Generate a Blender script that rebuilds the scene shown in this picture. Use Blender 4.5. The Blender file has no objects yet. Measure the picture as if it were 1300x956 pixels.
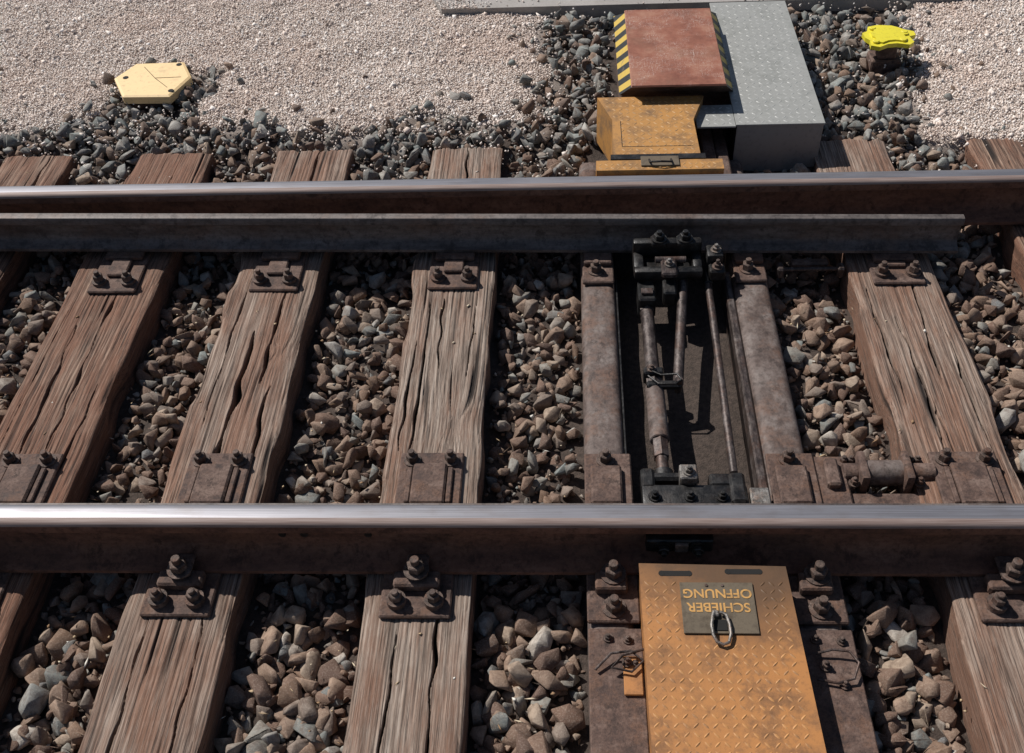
import bpy, bmesh, math, random
import numpy as np
from mathutils import Vector, Matrix
random.seed(7); rng=np.random.default_rng(7)
sc=bpy.context.scene
sc.view_settings.view_transform='Standard'; sc.view_settings.look='None'; sc.view_settings.exposure=0

# ---------------------------------------------------------------- materials
class NT:
    def __init__(s,name):
        s.m=bpy.data.materials.new(name); s.m.use_nodes=True; s.t=s.m.node_tree
        s.b=s.t.nodes['Principled BSDF']; s.n=s.t.nodes; s.l=s.t.links
        s.co=s.n.new('ShaderNodeTexCoord')
    def noise(s,scale,detail=5,rough=.6,map=None,dist=0):
        n=s.n.new('ShaderNodeTexNoise'); n.inputs['Scale'].default_value=scale
        n.inputs['Detail'].default_value=detail; n.inputs['Roughness'].default_value=rough; n.inputs['Distortion'].default_value=dist
        if map:
            mp=s.n.new('ShaderNodeMapping'); mp.inputs['Scale'].default_value=map
            s.l.new(s.co.outputs['Object'],mp.inputs['Vector']); s.l.new(mp.outputs[0],n.inputs['Vector'])
        else: s.l.new(s.co.outputs['Object'],n.inputs['Vector'])
        return n.outputs['Fac']
    def ramp(s,fac,stops,interp='LINEAR'):
        r=s.n.new('ShaderNodeValToRGB'); r.color_ramp.interpolation=interp
        e=r.color_ramp.elements
        while len(e)<len(stops): e.new(.5)
        for i,(p,c) in enumerate(stops):
            e[i].position=p; e[i].color=(c,c,c,1) if isinstance(c,(int,float)) else (*c,1)
        s.l.new(fac,r.inputs[0]); return r.outputs[0]
    def mix(s,fac,a,b,mode='MIX'):
        x=s.n.new('ShaderNodeMix'); x.data_type='RGBA'; x.blend_type=mode
        for sock,v in ((x.inputs[0],fac),(x.inputs[6],a),(x.inputs[7],b)):
            if isinstance(v,(int,float)): sock.default_value=v
            elif isinstance(v,tuple): sock.default_value=(*v,1)
            else: s.l.new(v,sock)
        return x.outputs[2]
    def math(s,op,a,b=0,c=None):
        x=s.n.new('ShaderNodeMath'); x.operation=op
        for i,v in enumerate((a,b,c)):
            if v is None: continue
            if isinstance(v,(int,float)): x.inputs[i].default_value=v
            else: s.l.new(v,x.inputs[i])
        return x.outputs[0]
    def attr(s,name):
        a=s.n.new('ShaderNodeAttribute'); a.attribute_name=name; return a.outputs['Fac']
    def col(s,o): s.l.new(o,s.b.inputs['Base Color'])
    def rough(s,o):
        if isinstance(o,(int,float)): s.b.inputs['Roughness'].default_value=o
        else: s.l.new(o,s.b.inputs['Roughness'])
    def metal(s,o):
        if isinstance(o,(int,float)): s.b.inputs['Metallic'].default_value=o
        else: s.l.new(o,s.b.inputs['Metallic'])
    def bump(s,h,st=.3,d=.002):
        b=s.n.new('ShaderNodeBump'); b.inputs['Strength'].default_value=st; b.inputs['Distance'].default_value=d
        s.l.new(h,b.inputs['Height']); s.l.new(b.outputs[0],s.b.inputs['Normal'])

def m_rust(name,c1,c2,c3,rough=.75,metal=.2,scale=14,mp=None,bump=.4,patch=None,pa=.7):
    t=NT(name); n=t.noise(scale,8,.7,mp); n2=t.noise(scale*6,4,.7); n4=t.noise(scale*.55,7,.75); n5=t.noise(scale*1.7,6,.7,(1.3,1,1.1))
    c=t.ramp(n,[(.36,c1),(.5,c2),(.64,c3)])
    c=t.mix(t.ramp(n4,[(.50,0.),(.62,pa)]),c,patch or (c2[0]*1.25,c2[1]*.85,c2[2]*.65))
    c=t.mix(t.ramp(n5,[(.36,.7),(.46,0.)]),c,tuple(x*.5 for x in c1))
    c=t.mix(t.ramp(n2,[(.45,0.),(.72,.65)]),c,tuple(x*.45 for x in c1))
    t.col(c); t.rough(t.ramp(n,[(.3,max(rough-.12,.15)),(.7,min(rough+.12,1.))])); t.metal(metal); t.bump(t.math('ADD',n2,n),bump,.002); return t.m
def m_paint(name,c,worn,amount=.5,rough=.55,scale=9,grease=None):
    t=NT(name); n=t.noise(scale,9,.7); n2=t.noise(scale*9,4,.6); n3=t.noise(3.,3,.5); n4=t.noise(scale*.5,8,.75)
    base=t.mix(n3,tuple(x*.82 for x in c),tuple(min(x*1.12,1) for x in c))
    f=t.ramp(n,[(.62-.25*amount,0.),(.80-.2*amount,1.)])
    cc=t.mix(f,base,worn); cc=t.mix(t.ramp(n4,[(.50,0.),(.66,amount)]),cc,tuple(x*.75 for x in worn))
    cc=t.mix(t.ramp(n2,[(.55,0.),(.8,.5)]),cc,tuple(x*.5 for x in worn))
    if grease:
        gx,gy,gr=grease; sp=t.n.new('ShaderNodeSeparateXYZ'); t.l.new(t.co.outputs['Object'],sp.inputs[0])
        ax=t.math('MULTIPLY',t.math('ABSOLUTE',t.math('SUBTRACT',sp.outputs[0],gx)),.6); ay=t.math('ABSOLUTE',t.math('SUBTRACT',sp.outputs[1],gy))
        dd=t.math('ADD',t.math('ADD',ax,ay),t.math('MULTIPLY',t.math('SUBTRACT',n,.5),.35))
        k=t.math('MULTIPLY',t.math('MAXIMUM',t.math('SUBTRACT',1.,t.math('DIVIDE',dd,gr)),0.),1.5)
        cc=t.mix(t.math('MINIMUM',k,.88),cc,(.075,.042,.022))
    t.col(cc); t.rough(t.ramp(f,[(0,rough),(1,.85)])); t.bump(n2,.2,.001); return t.m

# polished running surface
t=NT('polished_rail_steel'); n=t.noise(6,6,.6,(.5,70,10)); n2=t.noise(3,4,.5,(1,12,1)); n3=t.noise(5,7,.7,(1.2,3,1))
c=t.ramp(n,[(.3,(.17,.165,.18)),(.55,(.25,.245,.265)),(.75,(.33,.325,.35))]); c=t.mix(t.ramp(n3,[(.5,0.),(.7,.45)]),c,(.16,.135,.125))
t.col(c); t.metal(.6); t.rough(t.ramp(n2,[(.3,.44),(.7,.56)])); M_pol=t.m
t=NT('rail_head_edge'); n=t.noise(8,6,.6,(.8,40,10))
t.col(t.ramp(n,[(.3,(.17,.11,.09)),(.7,(.33,.26,.235))])); t.metal(.1); t.rough(.65); M_hedge=t.m
M_rail=m_rust('rusty_rail_side',(.085,.036,.022),(.155,.070,.044),(.22,.11,.072),.88,.0,9,(.5,1.5,1.5),.8,(.19,.085,.048),.6)
M_blade=m_rust('greased_blade_steel',(.070,.056,.052),(.13,.11,.102),(.20,.17,.158),.6,.2,9,(.4,2,2),.4,(.15,.095,.07),.5)
M_plate=m_rust('rusty_plate_steel',(.055,.032,.025),(.115,.070,.054),(.19,.13,.105),.85,.0,20,None,.9,(.15,.078,.048),.7)
M_bolt=m_rust('rusty_bolt_steel',(.045,.030,.024),(.105,.070,.055),(.20,.145,.12),.75,.1,40,None,.8)
M_tie=m_rust('steel_sleeper_paint',(.075,.050,.041),(.135,.10,.086),(.20,.165,.148),.72,.05,11,(1.5,1,1),.8,(.15,.08,.052),.75)
M_black=m_rust('greased_black_steel',(.009,.009,.009),(.018,.017,.017),(.045,.042,.04),.45,.3,30)
M_rod=m_rust('rod_steel',(.03,.022,.02),(.075,.056,.05),(.15,.125,.115),.5,.4,18,(3,1,1))
M_silver=m_rust('bare_steel',(.12,.11,.10),(.22,.20,.18),(.34,.32,.3),.5,.5,40)
M_floor=m_rust('oily_trough_floor',(.012,.011,.010),(.022,.02,.018),(.05,.045,.04),.7,.1,22)
M_org=m_paint('orange_yellow_paint',(.44,.215,.058),(.20,.115,.055),.65,.65,10)
M_orgs=m_paint('orange_paint_worn',(.48,.27,.10),(.28,.17,.09),.55,.6,25)
M_org2=m_paint('orange_yellow_paint_greasy',(.42,.18,.052),(.21,.10,.042),.7,.6,10,(.46,1.56,.30))
M_orgs2=m_paint('orange_paint_worn_greasy',(.50,.245,.085),(.28,.145,.07),.6,.55,25,(.46,1.56,.30))
M_yel=m_paint('bright_yellow_plastic',(.74,.64,.04),(.5,.42,.05),.15,.45)
M_cream=m_paint('cream_plastic',(.84,.60,.30),(.60,.42,.24),.15,.6,6)
M_greyp=m_paint('galvanised_checker_plate',(.32,.32,.30),(.22,.225,.21),.5,.5,6)
M_greys=m_paint('galvanised_checker_worn',(.42,.42,.40),(.3,.3,.28),.4,.45,20)
M_label=m_paint('label_plate_grey',(.13,.10,.065),(.07,.05,.03),.5,.6,20)
M_ink=m_paint('orange_lettering',(.55,.30,.09),(.25,.15,.06),.4,.6,30)
M_hole=m_paint('dark_recess',(.012,.011,.01),(.008,.008,.008),.2,.9)
# red brown scratched lid
t=NT('red_brown_scratched_lid'); n=t.noise(7,9,.7); n2=t.noise(90,3,.6); n3=t.noise(4,8,.75)
c=t.ramp(n,[(.36,(.17,.055,.032)),(.5,(.27,.10,.06)),(.64,(.35,.17,.11))]); c=t.mix(t.ramp(n3,[(.5,0.),(.66,.6)]),c,(.16,.075,.045))
for mp_,k,col_ in (((14,1.2,1),.75,(.60,.50,.44)),((1.5,11,1),.7,(.55,.45,.38)),((7,6,1),.6,(.5,.4,.34))):
    s_=t.noise(5,2,.5,mp_,2.0); mk=t.noise(9,2,.5)
    s1=t.ramp(s_,[(.491,0.),(.5,1.),(.509,0.)]); c=t.mix(t.math('MULTIPLY',t.math('MULTIPLY',s1,k),t.ramp(mk,[(.45,0.),(.55,1.)])),c,col_)
t.col(c); t.rough(.6); t.bump(n2,.2,.001); M_red=t.m
# hazard stripes
t=NT('hazard_stripes'); sp=t.n.new('ShaderNodeSeparateXYZ'); t.l.new(t.co.outputs['Object'],sp.inputs[0])
v=t.math('ADD',t.math('MULTIPLY',sp.outputs[1],10.5),t.math('MULTIPLY',sp.outputs[2],12.)); fr=t.math('FRACT',v)
st=t.math('GREATER_THAN',fr,.5); n=t.noise(14,8,.7)
c=t.mix(st,(.60,.42,.09),(.025,.03,.035)); c=t.mix(t.ramp(n,[(.56,0.),(.68,.75)]),c,(.22,.19,.15)); t.col(c); t.rough(.6); M_haz=t.m
# wood
def m_wood(name,ca,cb,cc,side,redness):
    t=NT(name); n=t.noise(1,7,.7,(120,2.4,90)); n1=t.noise(1,5,.65,(330,5,300)); n2=t.noise(2.6,7,.7,(3.2,.7,2.5)); n3=t.noise(1,6,.75,(45,4,40)); n4=t.noise(1,3,.6,(700,14,600)); n5=t.noise(9,6,.7,(1.6,.7,1))
    c=t.ramp(n,[(.36,ca),(.5,cb),(.64,cc)]); c=t.mix(t.ramp(n2,[(.48-.14*redness,0.),(.64-.14*redness,.8)]),c,t.mix(n,tuple(x*.55 for x in side),tuple(x*1.8 for x in side)))
    c=t.mix(t.ramp(n5,[(.54,0.),(.72,.30)]),c,tuple(min(x*.9,1) for x in cc))
    s=t.attr('side'); c=t.mix(s,c,t.mix(n3,tuple(x*.6 for x in side),tuple(x*1.5 for x in side)))
    c=t.mix(t.ramp(n1,[(.38,.8),(.49,0.)]),c,tuple(x*.3 for x in ca))
    c=t.mix(t.ramp(n3,[(.34,.55),(.44,0.)]),c,tuple(x*.45 for x in ca))
    c=t.mix(t.ramp(n4,[(.54,0.),(.68,.4)]),c,tuple(min(x*1.15,1) for x in cc))
    d=t.attr('groove_dark'); c=t.mix(t.ramp(d,[(.14,0.),(.80,.95)]),c,(.012,.007,.005))  # blends near-black into grooves, cracks and knots
    t.col(c); t.rough(.9); t.bump(t.math('ADD',n,n1),.8,.0025); return t.m
W_grey=m_wood('weathered_wood_grey',(.105,.066,.048),(.235,.165,.125),(.40,.315,.255),(.165,.080,.048),.45)
W_grey2=m_wood('weathered_wood_bleached',(.115,.078,.058),(.255,.19,.148),(.42,.345,.285),(.165,.082,.050),.2)
W_brn=m_wood('weathered_wood_brown',(.085,.046,.031),(.19,.115,.080),(.35,.25,.185),(.15,.065,.037),.7)
# stones
def m_stone(name,stops,dust):
    t=NT(name); g=t.n.new('ShaderNodeNewGeometry'); r=g.outputs['Random Per Island']
    c=t.ramp(r,stops,'CONSTANT'); n=t.noise(38,6,.7); n2=t.noise(260,3,.6)
    c=t.mix(t.ramp(n,[(.38,.6),(.58,0.)]),c,(.085,.048,.032)); c=t.mix(t.ramp(n2,[(.5,0.),(.72,.4)]),c,dust)
    t.col(c); t.rough(.85); t.bump(t.math('ADD',n,t.math('MULTIPLY',n2,.4)),.6,.004); return t.m
f=.95
S_brn=m_stone('brown_ballast_stone',[(p,(a*f,b*f,c_*f)) for p,(a,b,c_) in [(0,(.16,.095,.066)),(.12,(.25,.17,.122)),(.25,(.19,.12,.085)),(.36,(.32,.22,.158)),(.47,(.23,.18,.145)),(.57,(.36,.275,.205)),(.66,(.13,.08,.06)),(.73,(.26,.25,.22)),(.80,(.22,.138,.092)),(.89,(.18,.19,.178)),(.93,(.29,.25,.21)),(.975,(.48,.43,.37))]],(.43,.35,.28))
S_gry=m_stone('grey_ballast_stone',[(0,(.17,.175,.165)),(.16,(.26,.26,.24)),(.30,(.13,.135,.135)),(.42,(.22,.155,.115)),(.54,(.19,.215,.205)),(.66,(.32,.30,.27)),(.78,(.15,.10,.075)),(.86,(.24,.26,.245)),(.95,(.42,.40,.36))],(.46,.43,.38))
t=NT('fine_gravel_pebble'); g=t.n.new('ShaderNodeNewGeometry')
c=t.ramp(g.outputs['Random Per Island'],[(0,(.66,.56,.49)),(.2,(.76,.67,.60)),(.4,(.57,.48,.42)),(.55,(.80,.73,.67)),(.75,(.70,.59,.52)),(.87,(.40,.33,.28)),(.94,(.85,.80,.76))],'CONSTANT')
bl=t.noise(1.5,6,.65); c=t.mix(t.ramp(bl,[(.48,0.),(.68,.45)]),c,(.60,.43,.34)); t.col(c); t.rough(.85); S_peb=t.m
t=NT('ground_soil_gravel'); n=t.noise(60,6,.7); n2=t.noise(190,3,.6)
a=t.attr('pink'); dk=t.ramp(n,[(.3,(.022,.015,.011)),(.7,(.085,.06,.047))]); pk=t.ramp(n2,[(.3,(.36,.29,.24)),(.7,(.74,.64,.57))])
t.col(t.mix(a,dk,pk)); t.rough(.9); t.bump(n2,.7,.006); M_ground=t.m
t=NT('concrete_slab'); n=t.noise(5,8,.65); n2=t.noise(120,4,.6)
c=t.ramp(n,[(.3,(.27,.245,.225)),(.7,(.38,.355,.33))]); c=t.mix(t.ramp(n2,[(.5,0.),(.8,.5)]),c,(.18,.165,.15)); t.col(c); t.rough(.85); t.bump(n2,.4,.002); M_conc=t.m
t=NT('pale_litter'); g=t.n.new('ShaderNodeNewGeometry')
t.col(t.ramp(g.outputs['Random Per Island'],[(0,(.45,.33,.2)),(.3,(.6,.5,.36)),(.55,(.28,.17,.09)),(.8,(.72,.68,.6))],'CONSTANT')); t.rough(.8); M_lit=t.m

# ---------------------------------------------------------------- mesh builder
class B:
    def __init__(s): s.v=[];s.f=[];s.mi=[];s.mats=[]
    def mid(s,m):
        if m not in s.mats: s.mats.append(m)
        return s.mats.index(m)
    def add(s,V,F,m):
        o=len(s.v); s.v+= [tuple(p) for p in V]; k=s.mid(m)
        for f in F: s.f.append([i+o for i in f]); s.mi.append(k)
    def bm(s,bm,m,mat=None):
        if mat is not None: bm.transform(mat)
        bm.verts.index_update(); s.add([v.co[:] for v in bm.verts],[[v.index for v in f.verts] for f in bm.faces],m); bm.free()
    def box(s,x0,x1,y0,y1,z0,z1,m,bev=.003,rot=0,seg=1):
        bm=bmesh.new(); bmesh.ops.create_cube(bm,size=1)
        bmesh.ops.scale(bm,vec=(x1-x0,y1-y0,z1-z0),verts=bm.verts)
        bev=min(bev,.45*min(x1-x0,y1-y0,z1-z0))
        if bev>0: bmesh.ops.bevel(bm,geom=bm.edges[:],offset=bev,segments=seg,affect='EDGES',profile=.5)
        s.bm(bm,m,Matrix.Translation(((x0+x1)/2,(y0+y1)/2,(z0+z1)/2))@Matrix.Rotation(rot,4,'Z'))
    def cyl(s,p0,p1,r,m,n=20,r2=None,bev=0):
        p0=Vector(p0);p1=Vector(p1);d=p1-p0
        bm=bmesh.new(); bmesh.ops.create_cone(bm,cap_ends=True,segments=n,radius1=r,radius2=r if r2 is None else r2,depth=d.length)
        if bev:
            bmesh.ops.bevel(bm,geom=[e for e in bm.edges if abs(e.verts[0].co.z-e.verts[1].co.z)<1e-6],offset=bev,segments=1,affect='EDGES')
        s.bm(bm,m,Matrix.Translation((p0+p1)/2)@d.to_track_quat('Z','Y').to_matrix().to_4x4())
    def prism(s,pts,z0,z1,m,ztop=None):
        n=len(pts); V=[(x,y,z0) for x,y in pts]+[(x,y,z1) for x,y in pts]
        F=[list(range(n))[::-1],list(range(n,2*n))]+[[i,(i+1)%n,n+(i+1)%n,n+i] for i in range(n)]
        s.add(V,F,m)
    def bolt(s,x,y,z,r=.02,h=.022,m=None,m2=None,stub=.016,ax=(0,0,1)):
        m=m or M_bolt; a=Vector(ax); p=Vector((x,y,z)); th=random.uniform(0,1)
        s.cyl(p,p+a*.005,r*1.45,m2 or m,18); 
        bm=bmesh.new(); bmesh.ops.create_cone(bm,cap_ends=True,segments=6,radius1=r,radius2=r,depth=h)
        bmesh.ops.bevel(bm,geom=[e for e in bm.edges if abs(e.verts[0].co.z-e.verts[1].co.z)<1e-6],offset=r*.12,segments=1,affect='EDGES')
        s.bm(bm,m,Matrix.Translation(p+a*(.005+h/2))@a.to_track_quat('Z','Y').to_matrix().to_4x4()@Matrix.Rotation(th,4,'Z'))
        if stub: s.cyl(p+a*(.005+h),p+a*(.005+h+stub),r*.52,m,12,bev=.0015)
    def tube(s,pts,r,m,n=8):
        P=[Vector(p) for p in pts]; V=[];F=[]
        for i,p in enumerate(P):
            d=(P[min(i+1,len(P)-1)]-P[max(i-1,0)]).normalized()
            q=d.to_track_quat('Z','Y')
            for k in range(n):
                a=2*math.pi*k/n; V.append(p+q@Vector((r*math.cos(a),r*math.sin(a),0)))
        for i in range(len(P)-1):
            for k in range(n): F.append([i*n+k,i*n+(k+1)%n,(i+1)*n+(k+1)%n,(i+1)*n+k])
        F.append(list(range(n))[::-1]); F.append([(len(P)-1)*n+k for k in range(n)])
        s.add(V,F,m)
    def lozenges(s,x0,x1,y0,y1,z,pitch,m,L=.024,W=.007,H=.0022,inside=None):
        j=0;y=y0+pitch*.5
        while y<y1-pitch*.3:
            i=0;x=x0+pitch*.5
            while x<x1-pitch*.3:
                if inside is None or inside(x,y):
                    a=math.radians(45 if (i+j)%2 else -45); c,sn=math.cos(a),math.sin(a)
                    hh=H*random.uniform(.6,1.1)
                    pts=[(-L/2,0,0),(-L*.2,-W/2,0),(L*.2,-W/2,0),(L/2,0,0),(L*.2,W/2,0),(-L*.2,W/2,0),(-L*.3,0,hh),(L*.3,0,hh)]
                    V=[(x+p[0]*c-p[1]*sn,y+p[0]*sn+p[1]*c,z+p[2]) for p in pts]
                    s.add(V,[[0,1,6],[1,2,7,6],[2,3,7],[3,4,7],[4,5,6,7],[5,0,6]],m)
                i+=1;x+=pitch
            j+=1;y+=pitch
    def make(s,name,parent=None,smooth=35):
        me=bpy.data.meshes.new(name); me.from_pydata(s.v,[],s.f)
        for m in s.mats: me.materials.append(m)
        me.polygons.foreach_set('material_index',s.mi)
        if smooth:
            me.polygons.foreach_set('use_smooth',[True]*len(s.f)); me.set_sharp_from_angle(angle=math.radians(smooth))
        me.update(); o=bpy.data.objects.new(name,me); sc.collection.objects.link(o)
        if parent: o.parent=parent
        return o
def empty(name):
    o=bpy.data.objects.new(name,None); sc.collection.objects.link(o); return o

# ---------------------------------------------------------------- noise
def vnoise(x,y,seed):
    T=np.random.default_rng(seed).random((256,256))
    xi=np.floor(x).astype(int);yi=np.floor(y).astype(int);fx=x-xi;fy=y-yi
    fx=fx*fx*(3-2*fx);fy=fy*fy*(3-2*fy);g=lambda a,b:T[a%256,b%256]
    return (g(xi,yi)*(1-fx)+g(xi+1,yi)*fx)*(1-fy)+(g(xi,yi+1)*(1-fx)+g(xi+1,yi+1)*fx)*fy

# ---------------------------------------------------------------- wooden sleepers
def sleeper(xc,w,y0,y1,seed,mat,cracks,knots=(),wave=1.):
    nt,ns=150,12; r=.010; D=.19
    path=[]
    for i in range(ns): path.append((-w/2,-D+(D-r)*i/ns,-1,0))
    for k in range(5):
        a=math.pi-math.pi/2*k/4; path.append((-w/2+r+r*math.cos(a),-r+r*math.sin(a),math.cos(a),math.sin(a)))
    for i in range(1,nt): path.append((-w/2+r+(w-2*r)*i/nt,0,0,1))
    for k in range(5):
        a=math.pi/2-math.pi/2*k/4; path.append((w/2-r+r*math.cos(a),-r+r*math.sin(a),math.cos(a),math.sin(a)))
    for i in range(ns-1,-1,-1): path.append((w/2,-D+(D-r)*i/ns,1,0))
    P=np.array(path); seg=np.r_[0,np.cumsum(np.hypot(np.diff(P[:,0]),np.diff(P[:,1])))]
    nv=int((y1-y0)/.006); v=np.linspace(y0,y1,nv)
    S,V=np.meshgrid(seg,v); X=np.tile(P[:,0],(nv,1)); 
    G=S+wave*(.018*(vnoise(V*.9,S*4,seed)-.5)+.003*(vnoise(V*4,S*20,seed+1)-.5))
    kd=np.zeros_like(G)
    for kx,ky,ks in knots:
        dx=X-kx; dy=(V-ky)*.45; rr=dx*dx+dy*dy
        G=G+ks*ks*dx/(rr+ks*ks*.15)*.6; kd=np.maximum(kd,np.exp(-rr/(ks*ks*.10)))
    f1=vnoise(G*210,V*4.0,seed+2); f3=vnoise(G*45,V*1.2,seed+3); f4=vnoise(G*130,V*3.0+9,seed+4); f5=vnoise(G*75,V*2.2+5,seed+12); big=vnoise(X*8+50,V*3,seed+5); pat=vnoise(X*10+9,V*2.0,seed+17)
    gro=np.clip((.18+.20*pat-f4)/.34,0,1)**.8; gro2=np.clip((.26-f1)/.22,0,1); gro3=np.clip((.02+.20*pat-f5)/.12,0,1)
    h=.002*(f1-.5)+.0012*(f3-.5)+.006*(big-.5)-.0035*gro-.0022*gro2-.007*gro3
    groove_dark=np.maximum(.6*gro+.4*gro2+.35*kd,.9*gro3)  # darkening mask that follows groove depth, cracks and knots
    for s0,v0,v1,wd,dp in cracks:
        cx=s0+.034*(vnoise(V*1.8,V*0+s0*77,seed+6)-.5)+.012*(vnoise(V*13,V*0+s0*99,seed+7)-.5)
        tt=np.clip((V-v0)/(v1-v0),0,1); ww=wd*np.sin(np.pi*tt)**.5*(.2+1.4*vnoise(V*12,V*0+s0*31,seed+8)**1.4)+1e-5
        k=np.where((V>v0)&(V<v1)&(P[None,:,3]>.5),np.clip(1-np.abs(X-cx)/ww,0,1),0); k=np.clip(k*1.6,0,1)
        h-=dp*k; groove_dark=np.maximum(groove_dark,k*1.2)
    edge=np.exp(-((w/2-np.abs(X))/.02)**2)*(P[None,:,3]>-.1)
    h-=edge*.018*np.clip(vnoise(V*7+X*0,X*0+np.sign(X)*7.3,seed+9)*2-.8,0,1)
    wob=.014*(vnoise(V*1.3,V*0+np.sign(X)*3.7,seed+10)-.5)+.006*(vnoise(V*9,V*0+np.sign(X)*5.7,seed+14)-.5)
    VX=xc+X+P[None,:,2]*h+np.sign(X)*wob*(np.abs(X)/(w/2)); VZ=P[None,:,1]+P[None,:,3]*h
    VY=V.copy(); n=P.shape[0]
    for row,sg in ((0,-1),(-1,1)): VY[row]+=sg*.014*(vnoise(S[row]*60,S[row]*0+sg,seed+15)-.5)
    co=np.stack([VX,VY,VZ],-1)
    a=co[0].copy();a[:,2]=-D;a[:,1]-=.002; b=co[-1].copy();b[:,2]=-D;b[:,1]+=.002
    co=np.concatenate([a[None],co,b[None]]); groove_dark=np.concatenate([groove_dark[:1]*0+.2,groove_dark,groove_dark[:1]*0+.2])
    side=np.tile(1-np.clip(P[:,3],0,1),(nv+2,1))*.85; side[0]=1;side[-1]=1
    R=nv+2; idx=np.arange(R*n).reshape(R,n)
    F=np.stack([idx[:-1,:-1],idx[:-1,1:],idx[1:,1:],idx[1:,:-1]],-1).reshape(-1,4)
    me=bpy.data.meshes.new('wooden_sleeper'); fast(me,co.reshape(-1,3),F)
    for nm,arr in (('groove_dark',groove_dark),('side',side)):
        at=me.attributes.new(nm,'FLOAT','POINT'); at.data.foreach_set('value',arr.astype(np.float32).ravel())
    me.materials.append(mat); me.polygons.foreach_set('use_smooth',np.ones(len(F),bool))
    o=bpy.data.objects.new('wooden_sleeper',me); sc.collection.objects.link(o); return o
def fast(me,V,F):
    k=F.shape[1]; me.vertices.add(len(V)); me.vertices.foreach_set('co',np.ascontiguousarray(V,dtype=np.float32).ravel())
    me.loops.add(F.size); me.loops.foreach_set('vertex_index',F.astype(np.int32).ravel())
    me.polygons.add(len(F)); me.polygons.foreach_set('loop_start',np.arange(0,F.size,k,dtype=np.int32))
    me.update(calc_edges=True)
SL=[(-2.87,.30,W_brn),(-2.25,.31,W_brn),(-1.65,.325,W_brn),(-1.055,.315,W_grey),(-.41,.30,W_grey2),(1.135,.31,W_grey),(1.76,.31,W_brn),(2.37,.30,W_brn)]
CR={-1.65:[(-.06,1.2,2.6,.007,.03),(.03,1.9,3.5,.006,.03),(.09,1.5,2.3,.005,.02),(-.11,2.0,2.7,.004,.02)],
 -1.055:[(-.01,1.9,2.55,.015,.05),(.045,2.3,2.78,.009,.04),(-.08,2.1,2.9,.004,.03),(-.07,.6,1.45,.007,.04),(.08,.6,1.5,.005,.03),(.02,3.2,3.66,.007,.04),(.10,1.9,2.3,.005,.03)],
 -.41:[(-.08,1.9,2.7,.005,.03),(-.11,2.0,2.5,.004,.03),(.06,.7,1.45,.007,.04),(-.05,.6,1.4,.006,.03),(.0,3.2,3.66,.005,.03),(.09,2.3,2.75,.004,.03),(-.02,2.35,2.72,.005,.03)],
 1.135:[(-.04,1.95,2.6,.008,.04),(.04,2.3,2.8,.009,.04),(.10,1.95,2.6,.005,.03),(-.10,2.2,2.75,.005,.03),(.0,1.9,2.2,.005,.03)],
 -2.25:[(.05,3.2,3.66,.008,.04)],1.76:[(-.03,1.2,3.6,.006,.04),(-.09,3.2,3.66,.005,.03)]}
KN={-.41:[(.05,2.12,.05)],-1.055:[(.09,2.45,.035)]}
WV={-.41:.5,-1.055:.9,1.135:.6}
for i,(x,w,m) in enumerate(SL):
    sleeper(x,w,.62,3.66+.01*math.sin(i*3.1),(100+i*20 if x!=1.135 else 907),m,CR.get(x,[(.02,1.0,3.0,.005,.03)]),KN.get(x,()),WV.get(x,.8))

# ---------------------------------------------------------------- rails
def rail_profile():
    h=[(-.039,0),(-.039,.0115),(-.036,.0135),(.004,.0215),(.019,.0290),(.0265,.042),(.0278,.060),(.0278,.112),(.0245,.124),(.0,.1325),(-.0005,.136),(.0,.158),(.0025,.1655),(.009,.1700),(.022,.1716)]
    full=h+[(.072-y,z) for y,z in h[::-1]]; return full
def sweep(b,prof,x0,x1,yf,zb,matf,n=1,yf1=None,prof1=None):
    yf1=yf if yf1 is None else yf1; prof1=prof1 or prof; N=len(prof); V=[];
    for i in range(n+1):
        t=i/n; x=x0+(x1-x0)*t
        for (y,z),(yy,zz) in zip(prof,prof1): V.append((x,yf+(yf1-yf)*t+y*(1-t)+yy*t,zb+z*(1-t)+zz*t))
    for i in range(n):
        for k in range(N):
            kk=(k+1)%N; ym=(prof[k][0]+prof[kk][0])/2; zm=(prof[k][1]+prof[kk][1])/2
            b.add([V[i*N+k],V[(i+1)*N+k],V[(i+1)*N+kk],V[i*N+kk]],[[0,1,2,3]],matf(ym,zm))
    b.add([V[k] for k in range(N)],[list(range(N))],matf(0,0)); b.add([V[n*N+k] for k in range(N)],[list(range(N))[::-1]],matf(0,0))
def rmat(y,z):
    if z>.1708: return M_pol
    if z>.160: return M_hedge if y<.02 else M_pol
    return M_rail
def weld(o):
    bm=bmesh.new(); bm.from_mesh(o.data); bmesh.ops.remove_doubles(bm,verts=bm.verts,dist=1e-5); bmesh.ops.recalc_face_normals(bm,faces=bm.faces)
    bm.to_mesh(o.data); bm.free(); o.data.polygons.foreach_set('use_smooth',[True]*len(o.data.polygons)); o.data.set_sharp_from_angle(angle=math.radians(38))
for yf in (1.6,3.107):
    b=B(); sweep(b,rail_profile(),-9,9,yf,.0155,rmat,1); o=b.make('rail',smooth=None); weld(o)
# open switch blade
bp=[(0,0),(0,.011),(.006,.014),(.030,.024),(.037,.036),(.038,.095),(.033,.104),(.024,.108),(.024,.130),(.028,.1355),(.036,.137),(.072,.137),(.076,.133),(.076,.108),(.060,.10),(.058,.036),(.068,.024),(.125,.012),(.125,0)]
bp1=[(y if y<.05 else (.050 if z>.09 else y),z if z<.09 else z-.006) for y,z in bp]
def bmat(y,z): return M_blade
b=B(); sweep(b,bp,-9,1.36,3.135,.035,bmat,1,2.883,bp1)
o=b.make('switch_blade_rail',smooth=None); weld(o)
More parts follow.
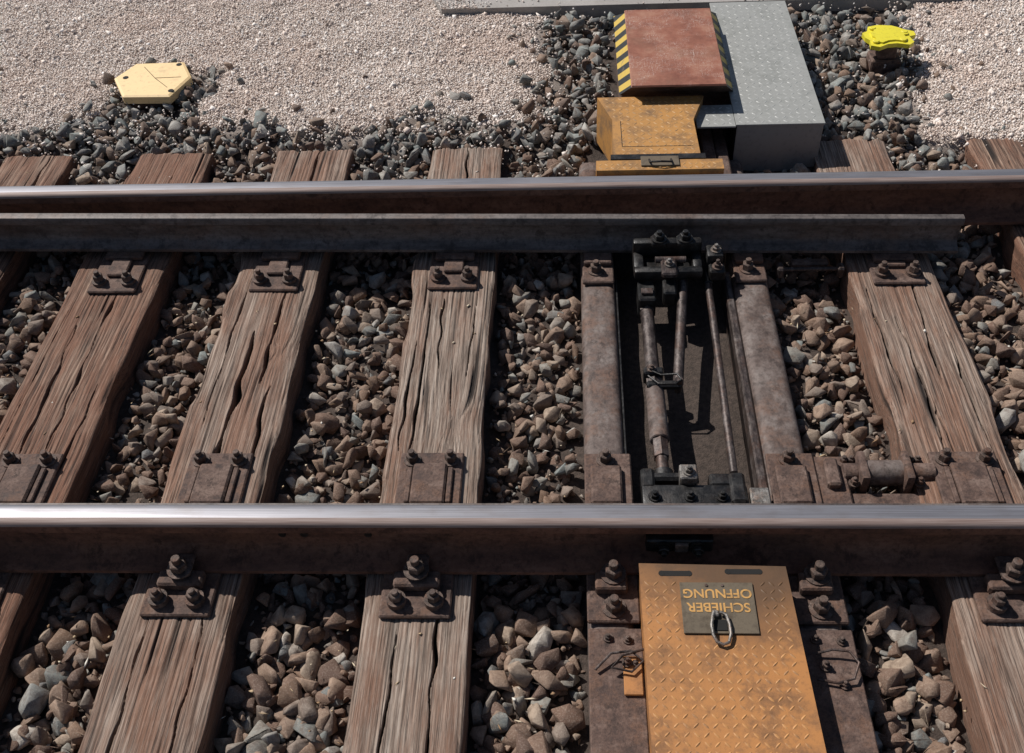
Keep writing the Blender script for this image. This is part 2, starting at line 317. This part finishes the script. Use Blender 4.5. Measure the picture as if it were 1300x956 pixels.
# closed blade at near rail
bp2=[(.0,.0),(.0,.12),(.004,.128),(.014,.128),(.02,.118),(.022,.03),(.032,.02),(.075,.011),(.075,0)]
b=B(); sweep(b,bp2,-9,1.36,1.6745,.035,bmat,1); o=b.make('switch_blade_rail',smooth=None); weld(o)
def bladeY(x): return 3.135+(2.883-3.135)*(x+9)/10.36

# ---------------------------------------------------------------- chairs / fastenings
for (x,w,m) in SL:
    j=random.uniform(-.006,.006)
    b=B(); X=x+j
    b.box(X-.095,X+.095,1.43,1.995,0.0,.015,M_plate,.004)
    b.box(X-.062,X+.062,1.505,1.555,.015,.046,M_plate,.006)
    b.box(X-.03,X+.03,1.525,1.60,.046,.060,M_plate,.006)
    b.bolt(X,1.545,.060,.024,.026,M_bolt,stub=.02); 
    for dx in (-.05,.05):
        b.cyl((X+dx,1.473,.015),(X+dx,1.473,.03),.026,M_plate,16); b.bolt(X+dx,1.473,.03,.018,.022,M_bolt,stub=.012)
        b.bolt(X+dx*1.15,1.962,.015,.018,.024,M_bolt,stub=.016)
    b.box(X-.05,X+.05,1.79,1.94,.015,.034,M_plate,.006); b.box(X-.068,X-.052,1.80,1.93,.015,.026,M_plate,.003); b.box(X+.052,X+.068,1.80,1.93,.015,.026,M_plate,.003)
    b.make('rail_chair_plate')
    b=B()
    b.box(X-.088,X+.088,2.755,3.34,0.0,.013,M_plate,.004)
    b.box(X-.07,X+.07,bladeY(X)-.03,3.066,.013,.0335,M_plate,.005)
    b.box(X-.035,X+.035,2.832,bladeY(X)-.032,.013,.028,M_plate,.004)
    for dx in (-.053,.053):
        b.cyl((X+dx,2.805,.013),(X+dx,2.805,.020),.026,M_plate,16); b.bolt(X+dx,2.805,.02,.018,.024,M_bolt,stub=.016)
        b.bolt(X+dx,3.30,.013,.018,.024,M_bolt)
    b.make('slide_chair_plate')

# ---------------------------------------------------------------- steel sleepers + drive rods
def tie(name,x0,x1,extra):
    b=B(); b.box(x0,x1,.75,3.56,-.20,-.002,M_tie,.028,seg=4)
    cx=(x0+x1)/2
    b.box(cx-.055,cx+.055,2.775,3.30,-.001,.014,M_plate,.004); b.box(cx-.05,cx+.05,2.86,3.06,.014,.0335,M_plate,.004)
    b.bolt(cx-.008,2.835,.014,.02,.026,M_bolt)
    b.box(cx-.062,cx+.075,1.42,1.99,-.001,.0145,M_plate,.004); b.box(cx-.04,cx+.045,1.50,1.555,.0145,.045,M_plate,.005)
    b.box(cx-.045,cx+.045,1.79,1.93,.0145,.035,M_plate,.006)
    b.bolt(cx,1.962,.0145,.019,.024,M_bolt)
    b.bolt(cx+.008,1.545,.045,.024,.026,M_bolt,stub=.02); b.bolt(cx+.008,1.46,.0145,.022,.026,M_bolt,stub=.02)
    b.box(cx-.06,cx+.078,.80,1.405,-.001,.008,M_plate,.003)
    for dx,yy in extra: b.bolt(cx+dx,yy,.008,.009,.008,M_bolt,stub=.006)
    return b.make(name)
tie('steel_sleeper',.045,.165,[(-.01,1.375),(.04,1.37),(.055,1.30)])
tie('steel_sleeper',.575,.70,[(-.02,1.375),(.045,1.37),(.03,1.25)])
b=B()
b.box(.150,.59,.90,3.54,-.20,-.135,M_floor,.004)
b.box(.166,.172,1.8,2.95,-.134,-.02,M_black,.001); b.box(.548,.575,1.8,2.86,-.134,-.012,M_rod,.006)
b.make('drive_rod_trough')
root=empty('switch_lock_mechanism')
b=B()
b.cyl((.268,2.655,-.012),(.270,2.33,-.012),.023,M_rod,20,bev=.003)
b.cyl((.270,2.335,-.012),(.271,2.285,-.012),.028,M_rod,6,bev=.002)
b.cyl((.271,2.285,-.012),(.273,2.06,-.012),.030,M_tie,20,bev=.003)
b.cyl((.273,2.065,-.012),(.274,1.99,-.012),.025,M_rod,6,bev=.002); b.cyl((.274,1.995,-.012),(.275,1.92,-.012),.019,M_rod,16)
b.cyl((.268,2.69,-.012),(.268,2.64,-.012),.027,M_rod,6,bev=.002)
b.make('adjusting_rod',root)
b=B(); b.cyl((.405,2.83,.035),(.345,2.285,.0),.017,M_rod,18,bev=.003); b.make('detector_rod',root)
b=B(); b.cyl((.485,2.84,.02),(.480,1.93,-.01),.0125,M_rod,16,bev=.002)
b.cyl((.485,2.83,.02),(.484,2.75,.017),.017,M_black,14,bev=.002); b.make('indicator_rod',root)
b=B(); b.box(.238,.30,2.315,2.345,-.03,.024,M_black,.005); b.box(.245,.355,2.262,2.290,-.005,.020,M_black,.006); b.cyl((.345,2.277,-.02),(.345,2.277,.034),.012,M_rod,14); b.bolt(.262,2.33,.024,.010,.010,M_bolt,stub=.006)
b.tube([(.25,2.33,.026),(.29,2.30,.03),(.34,2.30,.034),(.352,2.272,.036),(.33,2.255,.034),(.28,2.262,.03),(.25,2.30,.026)],.0035,M_black); b.make('rod_clamp',root)
b=B()
b.box(.225,.465,2.850,2.885,.050,.125,M_black,.010,seg=2)
b.box(.225,.462,2.742,2.778,.045,.085,M_black,.012,seg=2)
b.box(.225,.262,2.77,2.86,.045,.085,M_black,.010,seg=2); b.box(.428,.462,2.77,2.86,.045,.085,M_black,.010,seg=2)
b.box(.268,.425,2.788,2.84,.03,.062,M_black,.005)
for xx in (.315,.405): b.box(xx-.028,xx+.028,2.84,2.89,.11,.132,M_black,.006); b.bolt(xx,2.862,.132,.019,.018,M_black,stub=.012)
b.box(.318,.372,2.715,2.80,.075,.098,M_rod,.006); b.box(.322,.366,2.66,2.735,.0,.06,M_black,.006); b.bolt(.345,2.765,.098,.012,.012,M_silver,stub=.008)
b.cyl((.30,2.80,.09),(.405,2.80,.09),.012,M_rod,14)
b.box(.478,.535,2.80,2.865,.035,.105,M_black,.008,seg=2); b.box(.485,.54,2.752,2.80,.03,.075,M_black,.006); b.bolt(.51,2.83,.105,.013,.012,M_silver,stub=.010); b.bolt(.512,2.775,.075,.013,.012,M_bolt)
b.box(.238,.298,2.65,2.75,-.045,.040,M_black,.006); b.box(.248,.288,2.672,2.70,.04,.05,M_rod,.002)
b.make('blade_lock_bracket',root)
b=B()
b.box(.205,.505,1.775,1.862,-.01,.028,M_black,.008,seg=2)
b.box(.205,.245,1.85,1.925,-.02,.030,M_black,.008); b.box(.225,.335,1.885,1.915,-.02,.022,M_black,.008)
b.box(.40,.47,1.855,1.905,-.02,.030,M_black,.008); b.box(.455,.50,1.79,1.90,.0,.04,M_black,.008)
b.box(.315,.365,1.862,1.915,-.01,.055,M_silver,.004); b.bolt(.34,1.885,.055,.012,.012,M_silver,stub=.008)
b.box(.51,.565,1.775,1.85,.0,.030,M_silver,.004)
for xx in (.24,.34,.43): b.bolt(xx,1.815,.028,.013,.012,M_black,stub=.008)
b.cyl((.275,1.935,-.012),(.275,1.90,-.012),.03,M_black,16)
b.make('foot_lock_bracket',root)
# cylinder locking unit near right sleeper
b=B()
b.box(.705,.80,1.80,1.985,-.05,.006,M_plate,.005); b.box(.80,1.04,1.80,1.86,-.06,-.01,M_plate,.005)
b.cyl((.85,1.925,.0),(.96,1.925,.0),.037,M_tie,24,bev=.004); b.cyl((.79,1.925,.0),(.845,1.925,.0),.028,M_plate,20,bev=.003); b.cyl((.965,1.925,.0),(1.05,1.925,.0),.028,M_plate,20,bev=.003)
b.box(.83,.855,1.87,1.975,-.05,.044,M_plate,.008,seg=2); b.box(.955,.98,1.87,1.975,-.05,.044,M_plate,.008,seg=2)
for xx in (.80,.82,.99,1.01): b.bolt(xx,1.965,.0,.011,.014,M_bolt,stub=.008); 
for xx in (.815,1.0): b.bolt(xx,1.885,.0,.011,.014,M_bolt,stub=.008)
b.box(.735,.775,1.86,1.96,.0,.03,M_plate,.006); b.make('hydraulic_damper_unit')
b=B(); b.cyl((.74,2.850,.0),(.97,2.850,.0),.008,M_rod,14); b.box(.735,.76,2.83,2.875,-.03,.015,M_rod,.006); b.box(.945,.97,2.83,2.87,-.03,.015,M_rod,.006); b.box(.79,.92,2.868,2.90,-.03,.01,M_plate,.006); b.make('stretcher_bracket')

# black fishplate bracket on near rail web
b=B(); b.box(.20,.375,1.594,1.626,.075,.125,M_black,.004); 
for xx,mm in ((.245,M_black),(.335,M_black)):
    b.bolt(xx,1.594,.1,.016,.014,mm,stub=.010,ax=(0,-1,0))
b.box(.275,.31,1.585,1.600,.085,.118,M_bolt,.003)
b.make('web_mounting_bracket')
b=B()
for xx in (-.78,-.72,-.545): b.cyl((xx,1.6275,.105),(xx,1.6255,.105),.0105,M_black,14)
b.make('web_bolt_plugs')

# ---------------------------------------------------------------- near orange cover
root=empty('checker_plate_cover')
b=B(); zt=.098
poly=[(.182,.92),(.575,.92),(.555,1.535),(.178,1.543)]
slots=[(.235,.305,1.512),(.405,.485,1.518)]
b.prism(poly,zt-.006,zt,M_org2)
b.prism([(.185,.921),(.191,.921),(.187,1.53),(.181,1.535)],-.02,zt-.006,M_org2); b.prism([(.564,.921),(.570,.921),(.552,1.52),(.546,1.52)],-.02,zt-.006,M_org2)
b.prism([(.1915,.921),(.5635,.921),(.5635,.927),(.1915,.927)],-.03,zt-.006,M_org2)
b.box(.130,.177,1.215,1.320,.010,.018,M_org2,.002)
b.lozenges(.185,.565,.93,1.49,zt,.0225,M_orgs2,.021,.006,.0016,lambda x,y:not(.265<x<.475 and 1.315<y<1.495) and x<.555)
for x0,x1,yy in slots:
    b.box(x0,x1,yy-.008,yy+.008,zt-.004,zt+.0008,M_hole,.0004); b.cyl((x0,yy,zt-.003),(x0,yy,zt+.0011),.0082,M_hole,14); b.cyl((x1,yy,zt-.003),(x1,yy,zt+.0011),.0082,M_hole,14)
b.make('cover_plate',root)
b=B(); b.box(.278,.462,1.335,1.482,zt+.0015,zt+.006,M_label,.001)
for xx in (.345,.385): b.cyl((xx,1.472,zt+.005),(xx,1.472,zt+.0085),.004,M_bolt,10)
b.box(.352,.385,1.342,1.372,zt+.0065,zt+.0085,M_hole,.0005)
b.make('label_plate',root)
for txt,yy in (('SCHIEBER',1.408),('OFFNUNG',1.448)):
    cu=bpy.data.curves.new('lettering','FONT'); cu.body=txt; cu.size=.0365; cu.align_x='CENTER'; cu.extrude=.0004; cu.offset=.0006
    o=bpy.data.objects.new('lettering_tmp',cu); sc.collection.objects.link(o)
    bpy.context.view_layer.update(); dg=bpy.context.evaluated_depsgraph_get(); me=bpy.data.meshes.new_from_object(o.evaluated_get(dg)); me.materials.clear(); me.materials.append(M_ink)
    o2=bpy.data.objects.new('lettering',me); sc.collection.objects.link(o2); o2.location=(.370,yy+.012,zt+.0068); o2.rotation_euler=(0,0,math.pi); o2.parent=root; bpy.data.objects.remove(o)
b=B(); b.box(.352,.368,1.378,1.395,zt+.006,zt+.018,M_silver,.003)
z=zt+.016
b.tube([(.355,1.39,z),(.350,1.375,z+.004),(.345,1.35,z+.004),(.347,1.325,z),(.355,1.308,z-.004),(.370,1.302,z-.006),(.384,1.308,z-.005),(.391,1.33,z-.004),(.390,1.355,z),(.384,1.38,z+.002),(.370,1.388,z+.002)],.0042,M_silver)
b.make('latch_hook',root)
b=B()
def ring(cx,cy,cz,pts,r=.0035): b.tube([(cx+a,cy+c,cz+d) for a,c,d in pts],r,M_rod)
ring(.13,1.30,.02,[(-.07,-.02,0),(-.03,.02,.01),(.02,.025,.015),(.05,.0,.01),(.02,-.03,.01),(-.03,-.02,.012),(0,.01,.02),(.055,.03,.015)])
b.bolt(.14,1.30,.018,.009,.01,M_bolt,stub=.01)
ring(.65,1.30,.02,[(-.04,.03,0),(.0,.035,.012),(.04,.03,.012),(.058,.0,.01),(.04,-.04,.005),(0,-.05,.0),(-.05,-.04,.0)])
b.bolt(.63,1.30,.008,.010,.012,M_bolt,stub=.01)
b.make('spring_clips',root)

# ---------------------------------------------------------------- far orange cover
b=B(); zt=.185
top=[(.12,3.72),(.175,3.55),(.172,3.295),(.495,3.295),(.49,3.545),(.545,3.72)]
b.prism(top,-.02,zt,M_org)
b.lozenges(.12,.55,3.30,3.72,zt,.026,M_orgs,.022,.006,.0014,lambda x,y:(.185<x<.48 if y<3.55 else .185-(y-3.55)*.32<x<.48+(y-3.55)*.32))
b.box(.205,.47,3.36,3.362,zt-.001,zt+.0012,M_hole,.0003); b.box(.205,.2075,3.362,3.54,zt-.001,zt+.0012,M_hole,.0003)
b.prism([(.16,3.262),(.51,3.262),(.51,3.293),(.16,3.293)],.02,.196,M_black)
b.prism([(.105,3.196),(.57,3.196),(.57,3.260),(.105,3.260)],.04,.192,M_org)
b.lozenges(.11,.565,3.199,3.26,.192,.022,M_orgs,.02,.006,.0014)
b.box(.27,.41,3.215,3.275,.193,.199,M_label,.001); b.tube([(.30,3.25,.2),(.30,3.22,.21),(.34,3.215,.215),(.38,3.22,.21),(.38,3.25,.2)],.004,M_black)
o=b.make('drive_rod_cover',smooth=None)
bm=bmesh.new();bm.from_mesh(o.data);bmesh.ops.recalc_face_normals(bm,faces=bm.faces);bm.to_mesh(o.data);bm.free()
b=B(); b.box(.585,.635,3.22,3.80,.0,.05,M_plate,.006); b.box(.53,.58,3.36,3.68,.02,.07,M_plate,.006); b.box(.05,.115,3.215,3.42,.0,.055,M_plate,.02,seg=3); b.make('cover_support_struts')

# ---------------------------------------------------------------- red-brown point machine box
root=empty('point_machine_box')
def frustum(bx,tx,zb,zt,m_top,m_l,m_r,m_f,b):
    V=[(bx[0],bx[2],zb),(bx[1],bx[2],zb),(bx[1],bx[3],zb),(bx[0],bx[3],zb),(tx[0],tx[2],zt),(tx[1],tx[2],zt),(tx[1],tx[3],zt),(tx[0],tx[3],zt)]
    for f,m in (([4,5,6,7],m_top),([0,1,5,4],m_f),([1,2,6,5],m_r),([2,3,7,6],m_f),([3,0,4,7],m_l),([3,2,1,0],m_f)): b.add([V[i] for i in f],[[0,1,2,3]],m)
b=B(); frustum((.215,.690,3.83,4.53),(.262,.620,3.70,4.33),.13,.245,M_red,M_haz,M_haz,M_plate,b); b.make('striped_lid',root,None)
b=B(); frustum((.253,.629,3.688,4.342),(.257,.625,3.692,4.338),.2455,.2515,M_red,M_red,M_red,M_red,b); b.make('lid_top_plate',root,None)
b=B(); b.box(.225,.68,3.86,4.5,-.1,.129,M_plate,.004); b.make('machine_body',root)
b=B(); b.box(.66,1.005,3.555,4.60,.142,.150,M_greyp,.001); b.lozenges(.665,1.0,3.56,4.595,.150,.029,M_greys,.022,.006,.0013)
b.box(.507,.658,3.545,3.705,.142,.150,M_greyp,.001); b.lozenges(.51,.655,3.55,3.70,.150,.029,M_greys,.022,.006,.0013)
b.box(.665,1.0,3.562,3.566,-.08,.1415,M_greyp,.001); b.box(.998,1.002,3.566,4.595,-.08,.1415,M_greyp,.001); b.box(.663,.667,3.567,3.80,-.08,.1415,M_hole,.001)
b.make('checker_plate_platform')
# hexagonal cap
hx=[(-2.075,4.215),(-2.01,4.35),(-1.785,4.355),(-1.715,4.215),(-1.77,4.045),(-1.985,4.05)]
b=B(); c0=(-1.89,4.205)
ins=lambda k:[(c0[0]+(x-c0[0])*k,c0[1]+(y-c0[1])*k) for x,y in hx]
b.prism(hx[::-1],.012,.045,M_cream); b.prism([(x,y) for x,y in ins(.8)][::-1],-.06,.012,M_plate)
n=6; A=[(x,y,.045) for x,y in hx];Bq=[(x,y,.050) for x,y in ins(.93)]
b.add(A+Bq,[[i,(i+1)%n,n+(i+1)%n,n+i] for i in range(n)]+[[6,7,8,9,10,11]],M_cream)
for hxp in ((-2.02,4.215),(-1.80,4.325),(-1.775,4.09)): b.cyl((hxp[0],hxp[1],.046),(hxp[0],hxp[1],.0515),.013,M_hole,12)
b.tube([(-1.96,4.31,.0502),(-1.88,4.205,.0505),(-1.80,4.12,.0502)],.0015,M_hole,5); b.tube([(-1.76,4.21,.0502),(-1.88,4.205,.0505)],.0015,M_hole,5)
o=b.make('hexagonal_marker_cap',smooth=None)
bm=bmesh.new();bm.from_mesh(o.data);bmesh.ops.recalc_face_normals(bm,faces=bm.faces);bm.to_mesh(o.data);bm.free()
# yellow cap on rusty post
root=empty('survey_marker_post')
b=B(); cx,cy=1.415,4.295
outl=[(-.075,.085),(-.03,.10),(.03,.092),(.055,.075),(.075,.055),(.115,.035),(.115,.0),(.085,-.01),(.095,-.06),(.07,-.085),(.02,-.07),(-.02,-.075),(-.06,-.10),(-.095,-.085),(-.09,-.04),(-.105,-.015),(-.11,.03),(-.085,.045)]
b.prism([(cx+x,cy+y) for x,y in outl][::-1],.105,.124,M_yel); b.prism([(cx+x*.72,cy+y*.72) for x,y in outl][::-1],.124,.131,M_yel)
for xx,yy in ((-.06,.06),(.07,.02),(.05,-.05),(-.07,-.06)): b.cyl((cx+xx,cy+yy,.124),(cx+xx,cy+yy,.134),.014,M_yel,12,bev=.002)
o=b.make('yellow_cap',root,None)
bm=bmesh.new();bm.from_mesh(o.data);bmesh.ops.recalc_face_normals(bm,faces=bm.faces);bm.to_mesh(o.data);bm.free()
b=B(); b.box(cx-.065,cx+.065,cy-.05,cy+.05,-.1,.03,M_plate,.006); b.box(cx-.04,cx+.04,cy-.04,cy+.04,.03,.106,M_plate,.006); b.make('rusty_post',root)
# concrete path
b=B(); b.prism([(-1.0,5.9),(-.62,4.846),(9,4.846),(9,5.9)],-.12,.035,M_conc); b.make('concrete_path',smooth=None)

# ---------------------------------------------------------------- terrain
def smooth(a,b_,x):
    t=np.clip((x-a)/(b_-a),0,1); return t*t*(3-2*t)
def pinkmask(x,y):
    w=.20*(vnoise(x*3+40,y*3+40,51)-.5)+.12*(vnoise(x*11+40,y*11+40,52)-.5)
    fl=3.80+.135*np.exp(-((x+1.9)/.5)**2)+.06*smooth(-1.4,-.3,x)
    hexd=np.hypot((x+1.88),(y-4.08)/1.15)
    left=smooth(fl-.09,fl+.10,y+w)*(1-smooth(-.26,-.02,x+w))*smooth(.20,.30,hexd+w)
    rb=1.50+.12*smooth(4.2,4.8,y)
    right=smooth(rb-.10,rb+.10,x+w)*smooth(3.62,3.76,y+w)
    far=smooth(5.85,5.95,y)
    return np.clip(np.maximum(np.maximum(left,right),far),0,1)
def base(x,y):
    z=np.full_like(x,-.105)
    z=z+.050*smooth(3.18,3.5,y)+.035*smooth(3.6,3.8,y)
    z=z-.01*smooth(1.5,1.2,y)+.030*(vnoise(x*6+30,y*6+30,61)-.5)
    pm=pinkmask(x,y); return z*(1-pm)+pm*(.0+.018*(vnoise(x*5+30,y*5+30,62)-.5)+.010*(vnoise(x*24+30,y*24+30,63)-.5))
gx=np.linspace(-6,6,480); gy=np.linspace(-2,8,400); GX,GY=np.meshgrid(gx,gy); GZ=base(GX,GY)-.012*(1-pinkmask(GX,GY)); PM=pinkmask(GX,GY)
V=np.stack([GX,GY,GZ],-1).reshape(-1,3); idx=np.arange(len(V)).reshape(400,480)
F=np.stack([idx[:-1,:-1],idx[:-1,1:],idx[1:,1:],idx[1:,:-1]],-1).reshape(-1,4)
nb=len(V); big=np.array([(-500,-500,-.3),(500,-500,-.3),(500,500,-.3),(-500,500,-.3)]); 
V=np.concatenate([V,big]); F=np.concatenate([F,[[nb,nb+1,nb+2,nb+3]]])
me=bpy.data.meshes.new('ground'); fast(me,V,F); at=me.attributes.new('pink','FLOAT','POINT'); at.data.foreach_set('value',np.concatenate([PM.ravel(),[.4]*4]).astype(np.float32))
me.materials.append(M_ground); me.polygons.foreach_set('use_smooth',np.ones(len(F),bool)); o=bpy.data.objects.new('ground',me); sc.collection.objects.link(o)

# ---------------------------------------------------------------- stones
def hullvar(npts,bev):
    bm=bmesh.new(); P=rng.normal(size=(npts,3)); P/=np.linalg.norm(P,axis=1)[:,None]; P*=rng.uniform(.75,1.12,(npts,1))
    P*=np.array([1.1,rng.uniform(.68,1.),rng.uniform(.55,.85)])
    for p in P: bm.verts.new(p)
    r=bmesh.ops.convex_hull(bm,input=bm.verts)
    bmesh.ops.delete(bm,geom=[v for v in bm.verts if not v.link_faces],context='VERTS')
    if bev: bmesh.ops.bevel(bm,geom=bm.edges[:],offset=bev,segments=1,affect='EDGES')
    bmesh.ops.triangulate(bm,faces=bm.faces); bm.verts.index_update()
    Vv=np.array([v.co[:] for v in bm.verts]); Ff=np.array([[v.index for v in f.verts] for f in bm.faces]); bm.free()
    return Vv,Ff
def rotm(n):
    q=rng.normal(size=(n,4)); q/=np.linalg.norm(q,axis=1)[:,None]; w,x,y,z=q.T
    return np.stack([np.stack([1-2*(y*y+z*z),2*(x*y-z*w),2*(x*z+y*w)],-1),np.stack([2*(x*y+z*w),1-2*(x*x+z*z),2*(y*z-x*w)],-1),np.stack([2*(x*z-y*w),2*(y*z+x*w),1-2*(x*x+y*y)],-1)],1)
def scatter(name,P,S,vars_,mats,mi,flat=False):
    n=len(P); R=rotm(n)
    if flat:
        a=rng.random(n)*6.28; z0=np.zeros(n); R=np.stack([np.stack([np.cos(a),-np.sin(a),z0],-1),np.stack([np.sin(a),np.cos(a),z0],-1),np.stack([z0,z0+rng.normal(0,.2,n),z0+1],-1)],1)
    which=rng.integers(0,len(vars_),n); Vs=[];Fs=[];Ms=[];off=0
    for k,(v,f) in enumerate(vars_):
        ii=np.where(which==k)[0]
        if not len(ii): continue
        W=np.einsum('nij,vj->nvi',R[ii],v)*S[ii][:,None,None]+P[ii][:,None,:]
        FF=f[None]+ (np.arange(len(ii))*len(v))[:,None,None]+off
        Vs.append(W.reshape(-1,3)); Fs.append(FF.reshape(-1,3)); Ms.append(np.repeat(mi[ii],len(f))); off+=len(ii)*len(v)
    V=np.concatenate(Vs);F=np.concatenate(Fs);Mx=np.concatenate(Ms)
    me=bpy.data.meshes.new(name); fast(me,V,F)
    for m in mats: me.materials.append(m)
    me.polygons.foreach_set('material_index',Mx.astype(np.int32)); me.update()
    o=bpy.data.objects.new(name,me); sc.collection.objects.link(o); return o
def jgrid(x0,x1,y0,y1,d):
    nx=int((x1-x0)/d);ny=int((y1-y0)/d); a,b_=np.meshgrid(np.arange(nx),np.arange(ny))
    return x0+(a.ravel()+rng.random(nx*ny))*d, y0+(b_.ravel()+rng.random(nx*ny))*d
XS=[];YS=[];ZS=[];SS=[]
for layer,(d,dz,smin,smax) in enumerate(((.044,-.022,.022,.036),(.050,.000,.022,.044),(.074,.018,.028,.048),(.032,-.004,.007,.015))):
    x,y=jgrid(-3.6,3.0,.75,4.84,d)
    s=smin+(smax-smin)*rng.random(len(x))**1.3; s*=1+.28*(y<1.5)
    z=base(x,y)+dz+rng.normal(0,.008,len(x))
    k=rng.random(len(x))>pinkmask(x,y)*1.15
    XS.append(x[k]);YS.append(y[k]);ZS.append(z[k]);SS.append(s[k])
# strays lying on the fine gravel close to its border
x,y=jgrid(-3.4,3.0,3.6,4.84,.055); pm=pinkmask(x,y); pm2=pinkmask(x+.12,y)*pinkmask(x-.12,y)*pinkmask(x,y-.12)
k=(pm>.6)&(rng.random(len(x))<np.where(pm2<.8,.22,.006)); x,y=x[k],y[k]; s=.012+.022*rng.random(len(x)); z=base(x,y)+s*.45
XS.append(x);YS.append(y);ZS.append(z);SS.append(s)
x=np.concatenate(XS);y=np.concatenate(YS);z=np.concatenate(ZS);s=np.concatenate(SS)
keep=np.ones(len(x),bool)
for (cx,w,m) in SL: keep&=~((np.abs(x-cx)<w/2+s*.55)&(y<3.67+s*.3))
for a,b_ in ((.045,.165),(.575,.70)): keep&=~((x>a-s*.7)&(x<b_+s*.7)&(y<3.58))
keep&=~((x>.15)&(x<.59)&(y<3.75)); keep&=~((x>.20-s*.5)&(x<1.01+s*.6)&(y>3.55-s*.6)&(y<4.61)); keep&=~((x>.10-s*.5)&(x<.56+s*.5)&(y>3.18)&(y<3.73))
keep&=~((x>.70)&(x<1.06)&(y>1.78)&(y<1.99)&(z>-.09)); keep&=~((z+s>.0)&(y>1.50)&(y<1.76)); keep&=~((z+s>.0)&(y>2.82)&(y<3.24))
keep&=~((np.abs(x-1.415)<.08)&(np.abs(y-4.295)<.07)); keep&=~((np.hypot(x+1.89,y-4.2)<.12+s))
x,y,z,s=x[keep],y[keep],z[keep],s[keep]
gp=smooth(3.3,3.75,y)*.68+.06; mi=(rng.random(len(x))<gp).astype(int)
vars_=[hullvar(int(rng.integers(9,14)),.045) for _ in range(40)]
scatter('track_ballast',np.stack([x,y,z],-1),s,vars_,[S_brn,S_gry],mi)
NST=len(x)
# fine pebbles
x,y=jgrid(-4.2,2.8,3.45,6.6,.0085); pm=pinkmask(x,y); 
slab=(y>4.84)&(y<5.9)&(x>-.62-.38*(y-4.84)/1.06); onl=1-smooth(-.9,-.25,x+.3*(y-4.84)+.25*(vnoise(x*6+9,y*6+9,71)-.5))
dens=np.where(slab,onl*.95+.02,np.where(pm>.5,1.,.02+.30*pm+.10*np.exp(-np.abs(y-3.85)/.12)*(x<0)))
far=(x<-3.4)|(y>5.6); dens=np.where(far,dens*.25,dens)
k=(rng.random(len(x))<dens)&~((x>.2)&(x<1.01)&(y<4.62))&~((x>.03)&(x<.72)&(y<3.75))&(np.hypot(x+1.89,y-4.2)>.15)
x,y=x[k],y[k]; s=.0032+.0048*rng.random(len(x))**1.6; s*=1+1.3*(rng.random(len(x))<.02); pm=pinkmask(x,y); slab=(y>4.84)&(y<5.9)&(x>-.62-.38*(y-4.84)/1.06)
z=np.where(slab,np.maximum(.037,base(x,y)+.012),base(x,y)+.002+ (pm<.4)*.03)+rng.random(len(x))*.004
def octv():
    v=np.array([(1,0,0),(-1,0,0),(0,1,0),(0,-1,0),(0,0,1),(0,0,-1)],float)+rng.normal(0,.18,(6,3)); v[:,2]*=.75
    f=np.array([(0,2,4),(2,1,4),(1,3,4),(3,0,4),(2,0,5),(1,2,5),(3,1,5),(0,3,5)]); return v,f
scatter('fine_gravel',np.stack([x,y,z],-1),s,[octv() for _ in range(30)],[S_peb],np.zeros(len(x),int))
# small chips, splinters and grit lying on ballast and sleepers
n=800; x=rng.uniform(-2.6,2.0,n); y=rng.uniform(1.1,3.7,n); onw=np.zeros(n,bool)
for (cx,w,m) in SL: onw|=np.abs(x-cx)<w/2-.01
bad=((x>.03)&(x<.72))|((y>1.42)&(y<2.0)&onw)|((y>1.5)&(y<1.8))|((y>2.72)&(y<3.4))|(onw&(rng.random(n)<.75))
x,y,onw=x[~bad],y[~bad],onw[~bad]; z=np.where(onw,.001,-.066+rng.normal(0,.008,len(x)))
def chip(l,w,h):
    v=np.array([(1*l,0,0),(-1*l,0,0),(0,w,0),(0,-w,0),(0,0,h),(0,0,-h)],float)+rng.normal(0,.08,(6,3)); f=np.array([(0,2,4),(2,1,4),(1,3,4),(3,0,4),(2,0,5),(1,2,5),(3,1,5),(0,3,5)]); return v,f
scatter('wood_chips_litter',np.stack([x,y,z],-1),.004+.006*rng.random(len(x))**2,[chip(1,.7,.4) for _ in range(8)]+[chip(2.2,.35,.25) for _ in range(4)],[M_lit],np.zeros(len(x),int),True)
print('stones',NST)

# ---------------------------------------------------------------- light, world, camera
d=Vector((-.68,.50,.92)).normalized()
L=bpy.data.lights.new('sun','SUN'); L.energy=4.85; L.angle=math.radians(.5); L.color=(1,.965,.92)
o=bpy.data.objects.new('sun',L); sc.collection.objects.link(o); o.rotation_euler=d.to_track_quat('Z','Y').to_euler(); o.location=(-3,3,6)
w=bpy.data.worlds.new('World'); sc.world=w; w.use_nodes=True; nt=w.node_tree
sky=nt.nodes.new('ShaderNodeTexSky'); sky.sky_type='NISHITA'; sky.sun_disc=False; sky.sun_elevation=math.asin(d.z); sky.sun_rotation=math.atan2(d.x,d.y)
bg=nt.nodes['Background']; bg.inputs['Strength'].default_value=.055; nt.links.new(sky.outputs[0],bg.inputs['Color'])
p,yw,rl=.7913,.0791,-.0628
cam=bpy.data.cameras.new('camera'); cam.sensor_width=36; cam.lens=36.136; cam.clip_end=2000; cam.clip_start=.05
co=bpy.data.objects.new('camera',cam); sc.collection.objects.link(co)
co.matrix_world=Matrix.Translation((0,0,2.3613))@Matrix.Rotation(yw,4,'Z')@Matrix.Rotation(math.pi/2-p,4,'X')@Matrix.Rotation(rl,4,'Z')
sc.camera=co
